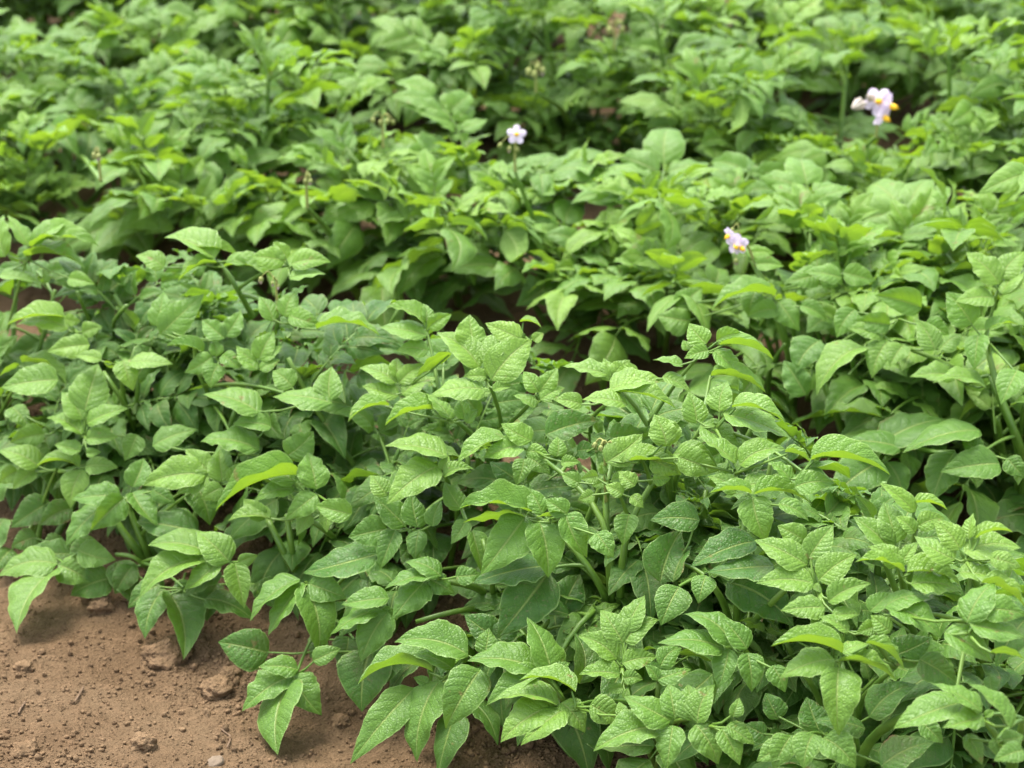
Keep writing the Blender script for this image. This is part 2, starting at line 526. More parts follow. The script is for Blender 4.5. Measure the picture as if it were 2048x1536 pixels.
# traced stems: plant, crop, pixel chain from the ground up, foot radius
STEMS = [
    (1, 1, [(745, 595), (660, 480), (575, 372), (520, 260)], .0075), (1, 1, [(752, 590), (700, 470), (640, 330), (610, 240)], .006),
    (1, 1, [(740, 600), (700, 560), (640, 505), (560, 505)], .004),
    (2, 1, [(1450, 620), (1395, 545), (1340, 430), (1290, 330)], .0065), (2, 1, [(1445, 625), (1415, 520), (1400, 420), (1385, 310)], .006),
    (2, 1, [(1620, 900), (1570, 770), (1520, 690), (1470, 640)], .0058), (2, 1, [(1640, 450), (1590, 400), (1530, 365), (1450, 300)], .005),
    (3, 2, [(1270, 780), (1262, 620), (1270, 430), (1225, 290), (1130, 195), (1030, 105), (940, 50)], .0052),
    (3, 2, [(1262, 780), (1220, 660), (1120, 510), (1045, 430), (960, 360), (900, 320)], .0052),
    (3, 2, [(1300, 780), (1315, 600), (1310, 420), (1390, 250), (1480, 130), (1520, 80)], .0058),
    (3, 2, [(1265, 780), (1255, 560), (1225, 280), (1240, 130), (1260, 60)], .0058),
    (3, 2, [(1240, 740), (1190, 770), (1100, 830), (1000, 1000), (970, 1080)], .005),
    (4, 2, [(690, 720), (600, 650), (500, 640), (390, 620)], .006), (4, 2, [(690, 760), (550, 770), (410, 800), (320, 830)], .005),
    (4, 2, [(700, 1000), (660, 1040), (600, 1020), (570, 1000)], .005), (4, 2, [(900, 1020), (1000, 1150), (1030, 1210)], .005),
    (4, 2, [(690, 720), (690, 640), (670, 520), (640, 430)], .005),
    (5, 3, [(395, 860), (360, 740), (325, 660), (270, 610)], .0058), (5, 3, [(420, 860), (422, 740), (425, 560), (440, 400), (475, 250)], .0058),
    (5, 3, [(465, 900), (500, 820), (600, 720), (760, 580)], .006), (5, 3, [(380, 880), (330, 930), (370, 960)], .004),
    (6, 3, [(1010, 1500), (1060, 1390), (1170, 1290), (1300, 1240), (1500, 1230)], .0078), (6, 3, [(1000, 1480), (980, 1300), (960, 1150), (915, 1010)], .0058),
    (6, 3, [(1000, 1230), (1060, 1160), (1120, 1105), (1180, 1050)], .005), (6, 3, [(830, 1220), (780, 1130), (745, 1080), (700, 1000)], .0045),
    (6, 3, [(1010, 1480), (900, 1400), (830, 1380)], .006),
    (7, 3, [(1760, 1500), (1700, 1420), (1640, 1330), (1600, 1280)], .0058), (7, 3, [(1760, 1500), (1780, 1400), (1800, 1300)], .006),
    (8, 2, [(1500, 1490), (1510, 1400), (1530, 1330)], .006), (8, 2, [(1480, 1490), (1400, 1380), (1345, 1250), (1325, 1000), (1330, 900)], .005),
    (8, 2, [(1490, 1490), (1480, 1300), (1490, 1120)], .005),
    (10, 4, [(690, 1170), (640, 1050), (600, 980), (530, 880)], .0058), (10, 4, [(680, 1165), (700, 1020), (725, 900), (640, 820)], .006),
    (10, 4, [(620, 1180), (540, 1130), (440, 1120)], .004), (10, 4, [(690, 1150), (610, 970), (635, 830)], .006),
    (11, 4, [(1290, 590), (1230, 480), (1170, 380), (1115, 310)], .006), (11, 4, [(1100, 1090), (1060, 970), (1010, 890), (1000, 850)], .006),
    (11, 4, [(470, 640), (430, 560), (395, 470)], .005), (11, 4, [(560, 650), (600, 590), (650, 540)], .004),
    (12, 5, [(560, 1180), (500, 1080), (480, 1000)], .006), (12, 5, [(790, 750), (750, 660), (710, 540), (690, 480)], .005),
    (12, 5, [(680, 850), (600, 790), (520, 740), (470, 680)], .006), (12, 5, [(690, 850), (900, 700), (960, 610)], .005),
    (13, 5, [(1640, 1100), (1720, 900), (1800, 780)], .006), (13, 5, [(1640, 1100), (1640, 1000), (1635, 870)], .006),
    (13, 5, [(1210, 730), (1290, 690), (1340, 640)], .004), (13, 5, [(1640, 1100), (1500, 660), (1400, 600)], .005),
    (14, 3, [(1240, 720), (1222, 640), (1205, 560)], .006), (14, 3, [(1640, 760), (1560, 620), (1510, 490)], .006),
    (14, 3, [(1640, 760), (1560, 850), (1540, 840)], .005), (14, 3, [(1240, 720), (1270, 500), (1280, 390)], .005),
]
# traced leaves: plant, crop, youth, depth offset, [(base x, y, tip x, y, width, flag)]
# flags: f folded with the underside showing, u underside, d deep old leaf, s turned to the other side
LEAVES = [
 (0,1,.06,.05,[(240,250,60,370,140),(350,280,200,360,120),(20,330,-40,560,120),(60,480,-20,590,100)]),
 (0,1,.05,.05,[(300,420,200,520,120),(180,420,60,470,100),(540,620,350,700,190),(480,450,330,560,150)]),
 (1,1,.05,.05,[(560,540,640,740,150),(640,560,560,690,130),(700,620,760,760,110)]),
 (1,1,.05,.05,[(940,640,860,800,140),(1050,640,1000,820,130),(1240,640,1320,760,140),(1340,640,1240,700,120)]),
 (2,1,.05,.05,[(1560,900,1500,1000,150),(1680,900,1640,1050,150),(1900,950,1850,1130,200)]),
 (0,1,.45,0,[(278,550,0,610,110),(275,580,90,870,165),(283,555,440,640,140),(375,480,552,528,125)]),
 (0,1,.10,.05,[(340,500,135,480,110),(280,520,350,450,70)]),
 (1,1,.40,0,[(585,220,357,238,115),(600,232,445,382,130),(640,205,757,362,120),(640,180,690,45,125),(735,190,845,255,80),(490,280,327,455,95)]),
 (1,1,.50,0,[(1015,500,727,463,100),(1000,525,688,710,120),(1060,535,890,672,110),(1110,540,960,400,150),(1030,440,1065,525,50),(1135,545,1178,755,140),(1150,545,1243,510,60)]),
 (1,1,.15,.02,[(815,690,882,998,205),(790,670,705,900,130),(770,650,625,758,100),(1070,590,895,705,80),(990,720,1215,820,110)]),
 (1,1,.08,.05,[(960,400,670,350,150),(840,740,965,880,120)]),
 (2,1,.32,-.02,[(1450,625,1218,820,80),(1465,640,1303,885,110),(1475,665,1533,985,190),(1490,645,1665,712,140)]),
 (2,1,.05,.03,[(1830,500,1480,590,135)]),
 (2,1,.22,-.02,[(1400,1095,1180,1255,140),(1405,1110,1345,1455,165),(1415,1090,1548,1272,160),(1440,1060,1255,1050,100),(1510,1020,1640,960,90)]),
 (2,1,.04,.03,[(1300,980,1065,930,190),(1790,960,1750,1250,270)]),
 (2,1,.45,0,[(1830,770,1605,888,80),(1875,780,1748,1012,150),(1880,715,1660,745,100),(1840,780,1915,820,80)]),
 (2,1,.80,0,[(1440,120,1060,285,90,'f'),(1530,190,1490,20,150),(1530,215,1385,332,110),(1700,310,1530,270,110),(1430,160,1215,115,75),(1420,190,1240,245,90)]),
 (2,1,.75,.02,[(1280,335,1180,240,90),(1500,310,1435,410,80),(1590,280,1580,395,65),(1310,330,1110,345,70,'f')]),
 (1,1,.75,0,[(1000,118,705,170,125),(1010,125,860,205,90),(1015,110,900,0,110),(1075,155,1060,0,110),(1075,180,975,235,95),(1110,170,1210,65,100)]),
 (0,1,.72,0,[(385,85,185,80,70,'f'),(400,95,345,275,125),(410,80,565,85,70),(170,100,65,185,85),(190,80,0,10,110),(90,100,0,160,110)]),
 (1,1,.15,.04,[(945,170,1010,355,160)]),
 (3,2,.70,-.04,[(880,305,540,285,110,'f'),(850,330,560,350,60,'u'),(850,315,640,590,200),(915,350,955,605,205),(1040,310,1140,510,150),(930,310,865,190,90),(1050,310,950,240,120),(1040,310,905,325,45,'u'),(1190,400,1270,515,110)]),
 (3,2,.04,.02,[(960,590,725,890,250),(960,560,610,640,70)]),
 (3,2,.02,.06,[(1030,780,1110,610,180),(1060,800,880,800,80)]),
 (4,2,.45,0,[(400,600,178,668,85),(365,630,212,810,120),(385,625,500,690,110),(440,610,275,545,85),(510,610,630,600,90)]),
 (12,2,.30,.02,[(180,380,0,420,170),(270,370,120,230,130),(330,375,300,210,110),(220,385,148,570,115),(335,385,318,530,80),(400,370,440,250,70),(285,385,290,410,25)]),
 (12,2,.30,.03,[(590,390,645,605,110),(560,340,490,450,90),(540,290,460,160,95)]),
 (4,2,.22,-.05,[(570,990,230,932,155),(500,1060,315,990,80),(400,1070,55,1130,120,'f'),(310,1150,15,1500,150,'n'),(435,1110,330,1490,155),(630,1060,470,1335,190),(380,1130,310,1100,50)]),
 (4,2,.25,-.03,[(905,1060,582,1022,140),(975,1090,860,820,150),(650,990,670,865,95),(980,1095,1060,1030,70),(930,1075,670,1228,120)]),
 (3,2,.08,.02,[(1110,1130,1070,885,130),(700,900,560,800,130),(720,920,800,800,120)]),
 (8,2,.55,-.05,[(1090,1170,830,1115,85,'f'),(1010,1230,700,1220,95),(1000,1235,740,1405,135),(1020,1220,1130,1360,130),(1160,1230,1310,1310,130),(1040,1250,835,1420,90),(1330,1300,1300,1220,60)]),
 (8,2,.50,-.02,[(1320,935,1215,780,120),(1330,930,1490,825,115),(1330,880,1420,710,110),(1290,1010,1110,905,115),(1315,1030,1480,1000,95),(1305,1085,1115,1085,90),(1320,1105,1412,1110,70),(1320,1150,1245,1165,55),(1325,1200,1345,1150,35)]),
 (8,2,.40,-.01,[(1480,1110,1640,1060,90),(1490,1110,1425,1040,60),(1500,1050,1600,960,100)]),
 (8,2,.50,-.05,[(1555,1310,1335,1195,130),(1500,1335,1190,1450,170),(1560,1330,1530,1535,140),(1570,1300,1540,1140,150)]),
 (5,2,.06,.02,[(1690,340,1460,340,125),(1500,640,1600,395,200),(1560,640,1650,470,90)]),
 (5,2,.20,0,[(1590,660,1505,840,180)]),
 (3,2,.55,0,[(1350,310,1320,455,150)]),
 (12,5,.75,0,[(665,475,455,305,135),(685,455,850,300,115),(725,540,925,340,170),(640,380,615,210,160),(700,520,585,520,60),(700,590,420,620,100),(730,590,830,570,50),(720,600,640,600,40)]),
 (12,5,.85,.03,[(880,330,700,250,110),(870,240,975,270,55,'f'),(940,340,990,300,90)]),
 (12,5,.80,.03,[(385,250,190,170,65,'f'),(395,310,165,270,85),(400,270,515,205,90),(390,240,375,150,60),(400,390,245,390,80)]),
 (12,5,.75,.02,[(240,555,55,480,80),(250,555,375,460,85),(245,530,240,430,100),(250,620,70,570,75),(265,610,450,535,80),(520,400,350,520,80,'u')]),
 (12,5,.85,0,[(520,740,390,610,60),(590,740,560,640,80),(600,760,650,690,50),(450,690,190,770,85,'f'),(200,670,0,750,90,'f')]),
 (12,5,.75,.02,[(965,600,890,500,80),(970,600,1060,480,95),(975,640,1095,580,70),(950,680,840,620,60)]),
 (13,5,.80,0,[(1190,665,1050,640,80),(1420,660,1200,640,75),(1370,600,1655,680,110,'f'),(1330,590,1605,550,65),(1300,650,1420,665,60)]),
 (13,5,.06,.03,[(1000,820,1265,745,150)]),
 (13,5,.80,.03,[(1320,510,1100,470,85),(1330,545,1300,430,85),(1330,540,1430,440,95),(1480,500,1350,520,75),(1600,520,1740,600,65)]),
 (13,6,.85,.05,[(290,735,205,635,130),(355,740,620,815,70,'f'),(340,720,470,690,85),(330,770,475,890,85),(300,770,180,810,75),(170,850,20,820,45),(200,770,170,720,60)]),
 (13,6,.75,.05,[(310,900,580,985,85,'f')]),
 (13,6,.72,-.02,[(355,1085,395,935,135),(240,1145,200,990,140),(375,1095,705,1215,135),(420,1060,683,1142,100,'f'),(255,1155,505,1320,135),(440,1350,245,1220,80)]),
 (13,6,.65,-.02,[(120,1300,345,1385,135),(460,1360,690,1285,115),(690,1290,820,1350,65,'f'),(470,1470,675,1440,105),(440,1500,300,1420,90)]),
 (13,6,.70,-.02,[(820,1330,1210,1405,100,'f'),(830,1310,980,1270,65),(740,1470,940,1450,110),(720,1440,610,1345,65)]),
 (3,6,.72,-.02,[(0,1330,155,1405,105),(100,1260,40,1110,140)]),
 (3,5,.78,-.03,[(1620,870,1560,720,150),(1680,930,1880,1000,155),(1430,950,1690,1005,110,'f'),(1310,960,1490,820,130,'n'),(1400,960,1420,900,60)]),
 (3,5,.85,-.02,[(890,870,690,935,95),(930,850,780,765,95),(800,840,560,970,90,'f'),(1060,930,1060,830,120),(900,900,1020,930,75),(1080,960,1175,960,65)]),
 (3,5,.35,.02,[(910,930,1020,1015,95),(890,940,850,1075,105)]),
 (3,5,.10,.05,[(910,1110,1165,1080,115),(1160,900,1270,900,100),(1330,830,1500,800,130)]),
 (12,5,.65,-.02,[(455,975,200,1165,170),(500,930,190,880,85),(480,1035,630,1000,65),(190,1130,110,1030,95),(350,850,560,930,85),(470,1000,505,930,60)]),
 (3,5,.75,-.01,[(1340,1050,1450,1060,75),(1300,1060,1240,1080,50),(1180,1070,1085,1020,75),(1550,1050,1640,1040,70),(1300,1020,1290,960,50)]),
 (3,5,.70,-.03,[(1460,1080,1380,1010,85),(1270,1030,1185,1045,75),(1400,1120,1310,1080,80),(1250,1120,1170,1150,70),(1440,1130,1500,1190,80)]),
 (5,3,.65,-.03,[(490,210,295,210,80,'f'),(500,215,755,250,60,'f'),(495,230,560,435,165),(620,260,760,340,65)]),
 (5,3,.58,-.03,[(760,555,515,440,130),(765,525,880,370,125),(750,440,620,370,110),(815,630,990,510,130),(790,645,525,645,120),(860,735,1060,650,115),(845,760,640,775,105),(880,800,1010,795,65),(830,800,770,850,70),(790,650,830,690,40)]),
 (5,3,.30,-.02,[(270,605,235,735,160)]),
 (5,3,.05,.02,[(600,560,290,590,95),(510,440,210,560,150),(370,640,680,845,190)]),
 (5,3,.42,-.02,[(360,960,50,935,120),(380,960,330,1145,105),(470,980,490,1160,135),(395,940,170,800,125),(470,960,350,820,115),(590,1040,650,1165,95)]),
 (6,3,.62,-.05,[(890,1010,640,1095,125),(905,1020,1180,1115,115,'f'),(910,1050,910,1365,185),(930,980,600,950,75,'f'),(1040,930,1215,1055,95,'f'),(925,980,1060,940,65)]),
 (6,3,.75,-.02,[(915,855,755,895,85),(960,880,820,810,60),(1090,850,1000,880,95),(1160,880,1070,800,85)]),
 (14,3,.80,-.02,[(1200,560,1060,470,95),(1210,555,1290,450,60,'n'),(1225,590,1000,545,60,'f'),(1240,590,1485,650,80,'f'),(1260,650,1490,680,60)]),
 (14,3,.45,.02,[(1170,480,990,330,120),(1190,450,1130,260,155)]),
 (14,3,.90,.02,[(1280,300,1115,165,75,'n'),(1280,400,1190,325,75),(1270,260,1430,290,110,'f'),(1290,370,1420,330,90)]),
 (14,3,.80,-.01,[(1500,480,1375,345,115),(1475,530,1285,420,105),(1515,495,1780,475,100),(1540,430,1560,310,70),(1570,430,1745,400,55,'f'),(1640,520,1785,565,75),(1490,590,1690,620,80),(1600,640,1800,755,110,'f')]),
 (14,3,.60,-.03,[(1530,835,1660,650,140),(1160,760,1395,905,115),(1130,760,1350,720,65),(1060,780,1160,690,95)]),
 (14,3,.60,-.03,[(1545,845,1806,900,120),(1600,780,1806,800,115),(1420,880,1640,1020,115),(1640,980,1800,1010,85,'u')]),
 (6,3,.08,.02,[(1150,1000,1350,910,140),(1300,1010,1480,1130,155)]),
 (7,3,.50,-.03,[(1500,1220,1190,1340,125),(1610,1290,1420,1340,115),(1605,1265,1370,1135,80),(1740,1350,1545,1140,95),(1620,1290,1660,1260,60)]),
 (7,3,.30,-.02,[(1700,1400,1800,1380,95),(1660,1390,1690,1495,95),(1806,1450,1665,1500,105),(1530,1370,1600,1515,75)]),
 (14,3,.25,.02,[(1640,1090,1660,1190,75),(1310,1310,1410,1410,115)]),
 (8,3,.50,-.04,[(220,1325,325,1510,150),(200,1310,180,1140,150),(230,1320,310,1140,130),(345,1345,430,1515,120),(370,1330,500,1420,75),(400,1290,430,1200,65)]),
 (6,3,.38,-.04,[(680,1380,600,1535,125),(790,1370,745,1535,150),(835,1390,985,1535,165),(640,1420,520,1500,110)]),
 (6,3,.06,.03,[(820,1360,760,1200,140),(1040,1345,800,1310,95),(1060,1290,1280,1140,150),(1115,1530,1365,1415,135),(560,1380,450,1330,120),(620,1300,560,1180,140)]),
 (10,4,.62,-.02,[(430,1090,500,850,170),(425,1125,320,990,105),(445,1145,650,1070,95),(420,1200,245,1120,80),(440,1225,600,1215,80),(415,1285,285,1255,75),(440,1300,515,1290,55)]),
 (9,4,.72,-.02,[(300,920,20,960,135),(110,830,330,950,75,'f'),(100,840,0,900,100,'u')]),
 (10,4,.82,-.02,[(530,830,640,900,90,'u'),(630,820,680,970,115),(660,830,875,840,65),(520,820,390,800,60)]),
 (9,4,.75,0,[(350,660,100,640,100),(330,600,50,640,65,'f'),(460,740,250,775,110),(420,680,520,650,95),(330,610,410,620,75)]),
 (9,4,.85,.02,[(30,290,20,85,90),(150,240,45,85,80),(160,240,490,240,100,'f'),(170,230,370,120,85),(130,290,420,350,85,'f'),(0,380,215,430,85),(350,400,480,430,80)]),
 (11,4,.85,.02,[(1110,320,920,415,105,'f'),(1100,300,850,200,105),(960,270,1215,290,110,'f'),(1200,300,1265,330,85),(840,350,700,290,85),(1150,340,1380,400,60,'f')]),
 (11,4,.85,.02,[(1460,310,1290,290,105),(1470,300,1400,220,80),(1490,330,1685,320,95),(1480,400,1660,380,65)]),
 (11,4,.68,0,[(820,690,1035,490,130,'n'),(810,650,840,480,105),(1150,710,1040,620,110),(1150,700,1230,570,105),(1040,780,860,750,70,'f')]),
 (11,4,.75,.02,[(1310,830,1215,750,75),(1325,820,1400,680,115),(1330,820,1440,750,65),(1320,870,1210,800,65),(1330,870,1430,820,55)]),
 (11,4,.68,0,[(1090,800,950,880,95),(1110,800,1090,720,80),(1120,840,1080,960,105),(1140,790,1230,860,90)]),
 (11,4,.50,0,[(1335,1090,1050,1000,135),(1700,1040,1410,1010,105),(1690,1030,1700,860,145),(1500,960,1400,880,120)]),
 (11,4,.45,.01,[(1330,1280,1040,1240,125),(780,1260,1000,1180,105),(1470,1310,1600,1190,155),(1140,1440,1130,1250,115),(1390,1160,1200,1150,90)]),
 (11,4,.80,.03,[(1620,660,1930,695,80,'f'),(1480,590,1640,640,90),(1460,600,1520,470,110),(1400,620,1330,500,90)]),
 (10,4,.40,.03,[(230,1200,60,1240,110),(150,1250,260,1340,130),(700,1200,640,1330,130),(60,1060,150,1170,110)]),
]
# second-row plants traced: base px, label
SECOND = [
    ((2050, 985), 'second-row potato plant at the right edge with a long bare stem and side branch'),
    ((1600, 790), 'second-row potato plant holding up a cluster of open white flowers'),
    ((1760, 850), 'second-row potato plant with large drooping leaves over the dark furrow'),
]
STEMS2 = [
    (0, 6, [(1930, 1330), (1890, 1240), (1810, 1050), (1740, 880), (1720, 700)], .0065), (0, 6, [(1900, 1300), (1850, 1150), (1770, 1000), (1740, 900)], .0058),
    (0, 6, [(1750, 950), (1600, 880), (1460, 810), (1370, 770), (1220, 700), (1110, 740)], .0055), (0, 6, [(1900, 1150), (1915, 1050)], .005),
    (1, 6, [(730, 830), (700, 720), (640, 560), (560, 370), (500, 260)], .0075), (1, 6, [(600, 900), (640, 800), (690, 740)], .005),
    (1, 6, [(750, 800), (740, 650), (690, 520)], .005), (2, 6, [(1000, 1180), (930, 1050), (860, 900), (870, 720)], .0058), (2, 6, [(1300, 1250), (1250, 1300), (1200, 1340)], .005),
    (2, 6, [(1100, 1180), (1280, 1200), (1400, 1330), (1560, 1290)], .005),
]
LEAVES2 = [
 (0,6,.62,0,[(1090,750,865,990,150),(1200,690,1020,660,95),(1220,720,1140,905,130),(1300,740,1230,850,130),(1460,770,1370,620,120),(1480,770,1590,690,80)]),
 (0,6,.60,0,[(1680,690,1660,865,125),(1720,670,1880,640,80,'f'),(1650,640,1520,480,150),(1880,870,1800,1040,150)]),
 (0,6,.55,.02,[(1560,900,1340,905,110),(1720,960,1460,940,90)]),
 (0,6,.65,0,[(1790,430,1625,275,115),(1790,400,1915,270,130),(1800,480,1915,360,90),(1760,500,1570,520,100)]),
 (0,6,.25,.02,[(1690,1180,1310,1290,150),(1790,1350,1500,1390,160),(1560,1290,1450,1536,150),(1830,1320,1915,1420,110),(1700,1290,1600,1230,120)]),
 (2,6,.20,.02,[(1200,1340,935,1536,200),(1210,1340,1280,1536,130),(1290,1270,1000,1240,110),(1180,1250,1500,1130,150)]),
 (2,6,.25,0,[(870,720,750,880,175),(800,1000,690,830,140)]),
 (2,6,.60,0,[(1390,550,1160,490,145),(1400,640,1530,700,110),(1050,560,960,700,120),(1230,640,1050,620,110)]),
 (1,6,.62,0,[(640,490,330,560,100,'f'),(540,470,510,600,120),(660,520,760,665,120),(650,560,500,600,100),(770,540,900,620,80)]),
 (1,6,.60,.02,[(210,620,40,590,140),(130,540,260,450,120),(870,380,700,420,100),(980,400,800,370,90),(880,400,960,440,90),(990,370,1150,410,110)]),
 (1,6,.85,.02,[(500,270,630,270,70),(540,330,680,340,80)]),
]

front, second = [], []
OX = [-400, 0, 180, 330, 580, 840, 950, 1060, 1270, 1440, 1560, 1750, 1950, 2048, 2400]
OY = [430, 450, 490, 480, 505, 595, 650, 655, 730, 670, 800, 930, 1040, 1080, 1200]
def front_check(co):
    x, y, z = proj_many(co)
    if np.any(co[:, 2] < ridge(co[:, 0], co[:, 1]) - .004): return False
    if np.any(y < np.interp(x, OX, OY) + 12): return False
    return not np.any(z < plane(x, y) + .03)
def proj_many(co):
    d = co - CAM; z = d @ FWD
    return 1024 + F * (d @ RGT) / z, 768 - F * (d @ UPV) / z, z
OPEN = [(1470, 488, 40, 2), (1033, 272, 34, 2), (1745, 212, 60, 3), (1475, 525, 18, 2), (615, 358, 9, 2), (193, 306, 9, 2), (1070, 142, 12, 3), (1233, 54, 12, 4), (765, 242, 12, 3)]
def row_depth(x, row):
    c0 = ROWN * (S1 + .03 + SPACING * (row - 1)); best = (1e9, 0)
    for u in np.arange(-5, 5, .02):
        q = c0 + ROWDIR * u; X, Y, Z = proj((q[0], q[1], 0))
        if Z > .5: best = min(best, (abs(X - x), Z))
    return best[1]
OPEN = [(a, b, c, row_depth(a, k) + (.02 if a != 1470 else -.12)) for (a, b, c, k) in OPEN]
def clear_check(co):             # keep leaves from growing over the open flowers
    x, y, z = proj_many(co)
    for (a, b, c, zl) in OPEN:
        if np.any((np.abs(x - a) < c) & (np.abs(y - b) < c) & (z < zl)): return False
    return True
def second_check(co):
    if not clear_check(co): return False
    x, y, z = proj_many(co)
    if np.any((x > 1420) & (y > 570) & (z < plane(x, y, .55))): return False
    if np.any(co[:, 2] < ridge(co[:, 0], co[:, 1]) - .004): return False
    return not np.any((z < plane(x, y) + .16) & (y > np.interp(x, OX, OY) - 10))
def lift(x, y, z):
    for _ in range(14):
        p = at(x, y, z)
        if p[2] > float(ridge(p[0], p[1])) + .012: break
        z -= .02
    return p
def trace_stems(plist, stems, off):
    for (k, c, chain, r0) in stems:
        if plist is front and k in (9, 10, 11, 12, 13): r0 *= .68
        p = plist[k]; pts = []
        n = len(chain)
        for i, q in enumerate(chain):
            x, y = px(c, *q)
            f = i / (n - 1)
            zg = float((ground_px(x, y) - CAM) @ FWD)
            z = plane(x, y, off + .035)
            if i == 0: z = min(zg, z + .10)
            elif i < 2: z += .03
            pts.append(lift(x, y, z) if i else at(x, y, z))
        g = float(ridge(pts[0][0], pts[0][1]))
        if pts[0][2] > g - .01:                   # run on down to the ground
            d = p.base - pts[0]; d[2] = 0; dn = np.linalg.norm(d)
            foot = pts[0] + d * min(1, .05 / (dn + 1e-6)); foot[2] = g - .012
            if pts[0][2] - g < .14 or dn > .05: pts.insert(0, foot)
        add_stem(p, pts, r0, max(.0026, r0 * .5))
hero_n = [0]
def hero_leaf(p, c, young, off, leaflets, poff):
    seed = 300 + hero_n[0]; hero_n[0] += 1
    r = np.random.default_rng(seed)
    items = []
    for L in leaflets:
        bx, by, tx, ty, w = L[:5]; flag = L[5] if len(L) > 5 else ''
        B, T = px(c, bx, by), px(c, tx, ty); ws = w * CROP[c][2]
        dx, dy = T[0] - B[0], T[1] - B[1]; ln = math.hypot(dx, dy)
        zb = plane(*B, off + poff); Pb = lift(B[0], B[1], zb)
        zb = float((Pb - CAM) @ FWD)
        lm = ln * zb / F; vy = dy / ln
        zt = zb + lm * (-.30 * max(0, vy) + .50 * max(0, -vy)) + r.normal(0, .08) * lm
        Pt = lift(T[0], T[1], zt)
        ax = Pt - Pb; Lr = float(np.linalg.norm(ax)); d = ax / Lr
        Lr *= 1.05; wm = ws * zb / F * 1.12
        cdir = CAM - (Pb + Pt) / 2; cdir /= np.linalg.norm(cdir)
        cp = cdir - d * (cdir @ d); cp /= np.linalg.norm(cp)
        s = np.cross(d, cp)
        if s[2] < 0: s = -s
        if 's' in flag: s = -s
        cup = r.uniform(.2, .4); Wn = .66 * Lr; fold = r.uniform(.30, .58); arch = r.normal(.8, .2)
        if 'f' in flag:
            tilt = r.uniform(1.02, 1.2); W = .66 * Lr; fold = r.uniform(.62, .84); arch = r.uniform(.9, 1.3); cup = .10
        elif 'n' in flag:
            tilt = .25; W = wm * 1.25; fold = .45
        elif 'u' in flag:
            tilt = 1.95; W = .58 * Lr; fold = .35
        else:
            if wm >= Wn: tilt = r.uniform(.1, .35); W = min(wm * 1.08, .92 * Lr)
            else: tilt = min(1.0, math.acos(max(.2, wm / Wn))); W = Wn * 1.10
        n = math.cos(tilt) * cp + math.sin(tilt) * s
        items.append((Pb, Pt, d, n, Lr, W, fold, arch, cup))
    hub = np.mean([i[0] for i in items], axis=0)
    allst = [(float(np.linalg.norm((q - hub) * np.array([1, 1, .7])) + max(0, q[2] - hub[2])), q) for st in p.stems for q in st]
    root_p = min(allst, key=lambda a: a[0])[1] if allst else p.base
    mb = MB()
    for (Pb, Pt, d, n, Lr, W, fold, arch, cup) in items:
        V, fc, UV = leaflet(r, Lr, W, fold=fold, arch=arch, wave=abs(r.normal(.035, .015)), twist=r.normal(0, .18), nu=20, nv=10,
                            cup=cup, ragged=.025)
        M = frame(d, n)
        mb.add(V @ M.T + (Pb - hub), fc, UV, 0)
        q = (hub - n * .006 - Pb) * .96
        # stalk from the leaflet to the middle of the leaf
        mb.tube([Pb + d * .004 - hub, Pb + .5 * q - hub + np.array([0, 0, -.002]), Pb + q - hub], [.0011, .0014, .0016], 5, 1)
    a = hub; b = root_p
    mid1 = a * .66 + b * .34; mid2 = a * .33 + b * .67
    sag = np.linalg.norm(a - b) * .08
    away = (a - CAM); away /= np.linalg.norm(away)
    P = np.array([a + away * .004, mid1 + [0, 0, sag] + away * .01, mid2 + [0, 0, sag] + away * .012, b])
    tq = np.linspace(0, 1, 9); Q = []
    for t_ in tq:
        Q.append((1 - t_) ** 3 * P[0] + 3 * (1 - t_) ** 2 * t_ * P[1] + 3 * (1 - t_) * t_ ** 2 * P[2] + t_ ** 3 * P[3])
    mb.tube(np.array(Q) - hub, np.linspace(.0016, .0028, 9), 6, 1)
    o = link('leaf', mb.mesh('leaf', LM), p.obj, hub - p.base, (min(1, max(0, young + r.normal(0, .04))), r.random(), 0, 1))
    p.nleaf += 1
for (b, lab) in FRONT:
    g = ground_px(*b); zp = plane(*b)
    if float((g - CAM) @ FWD) < zp + .02:
        g = at(b[0], b[1], zp + .05)
    g[2] = float(ridge(g[0], g[1]))
    p = new_plant(g, 1); p.label = lab; front.append(p)
trace_stems(front, STEMS, 0.0)
for (k, c, yv, off, ls) in LEAVES: hero_leaf(front[k], c, yv, off, ls, 0.0)
OFF2 = .52
for (b, lab) in SECOND:
    g = ground_px(*b); g[2] = float(ridge(g[0], g[1]))
    p = new_plant(g, 2); p.label = lab; second.append(p)
trace_stems(second, STEMS2, OFF2)
for (k, c, yv, off, ls) in LEAVES2: hero_leaf(second[k], c, yv, off, ls, OFF2)
for i, p in enumerate(front):
    grow(p, np.random.default_rng(50 + i), 4, .30, .75, front_check, .9, .85, .22)  # infill coloured darker than its age: shade between leaves put into the colour
    skirt(p, np.random.default_rng(150 + i), front_check)
for i, p in enumerate(second):
    grow(p, np.random.default_rng(80 + i), 5, .28, .85, second_check, .9, 1.1)

# a nearer line of plants on the flank of the second row
for i, b in enumerate([(60, 470), (255, 505), (470, 530), (700, 570), (925, 600), (1120, 650), (1330, 700), (1500, 600), (1690, 560)]):
    g = ground_px(*b); g[2] = float(ridge(g[0], g[1]))
    p = new_plant(g, 2); p.label = None
    grow(p, np.random.default_rng(600 + i), 4, .25, .9, second_check, .9, 1.05)

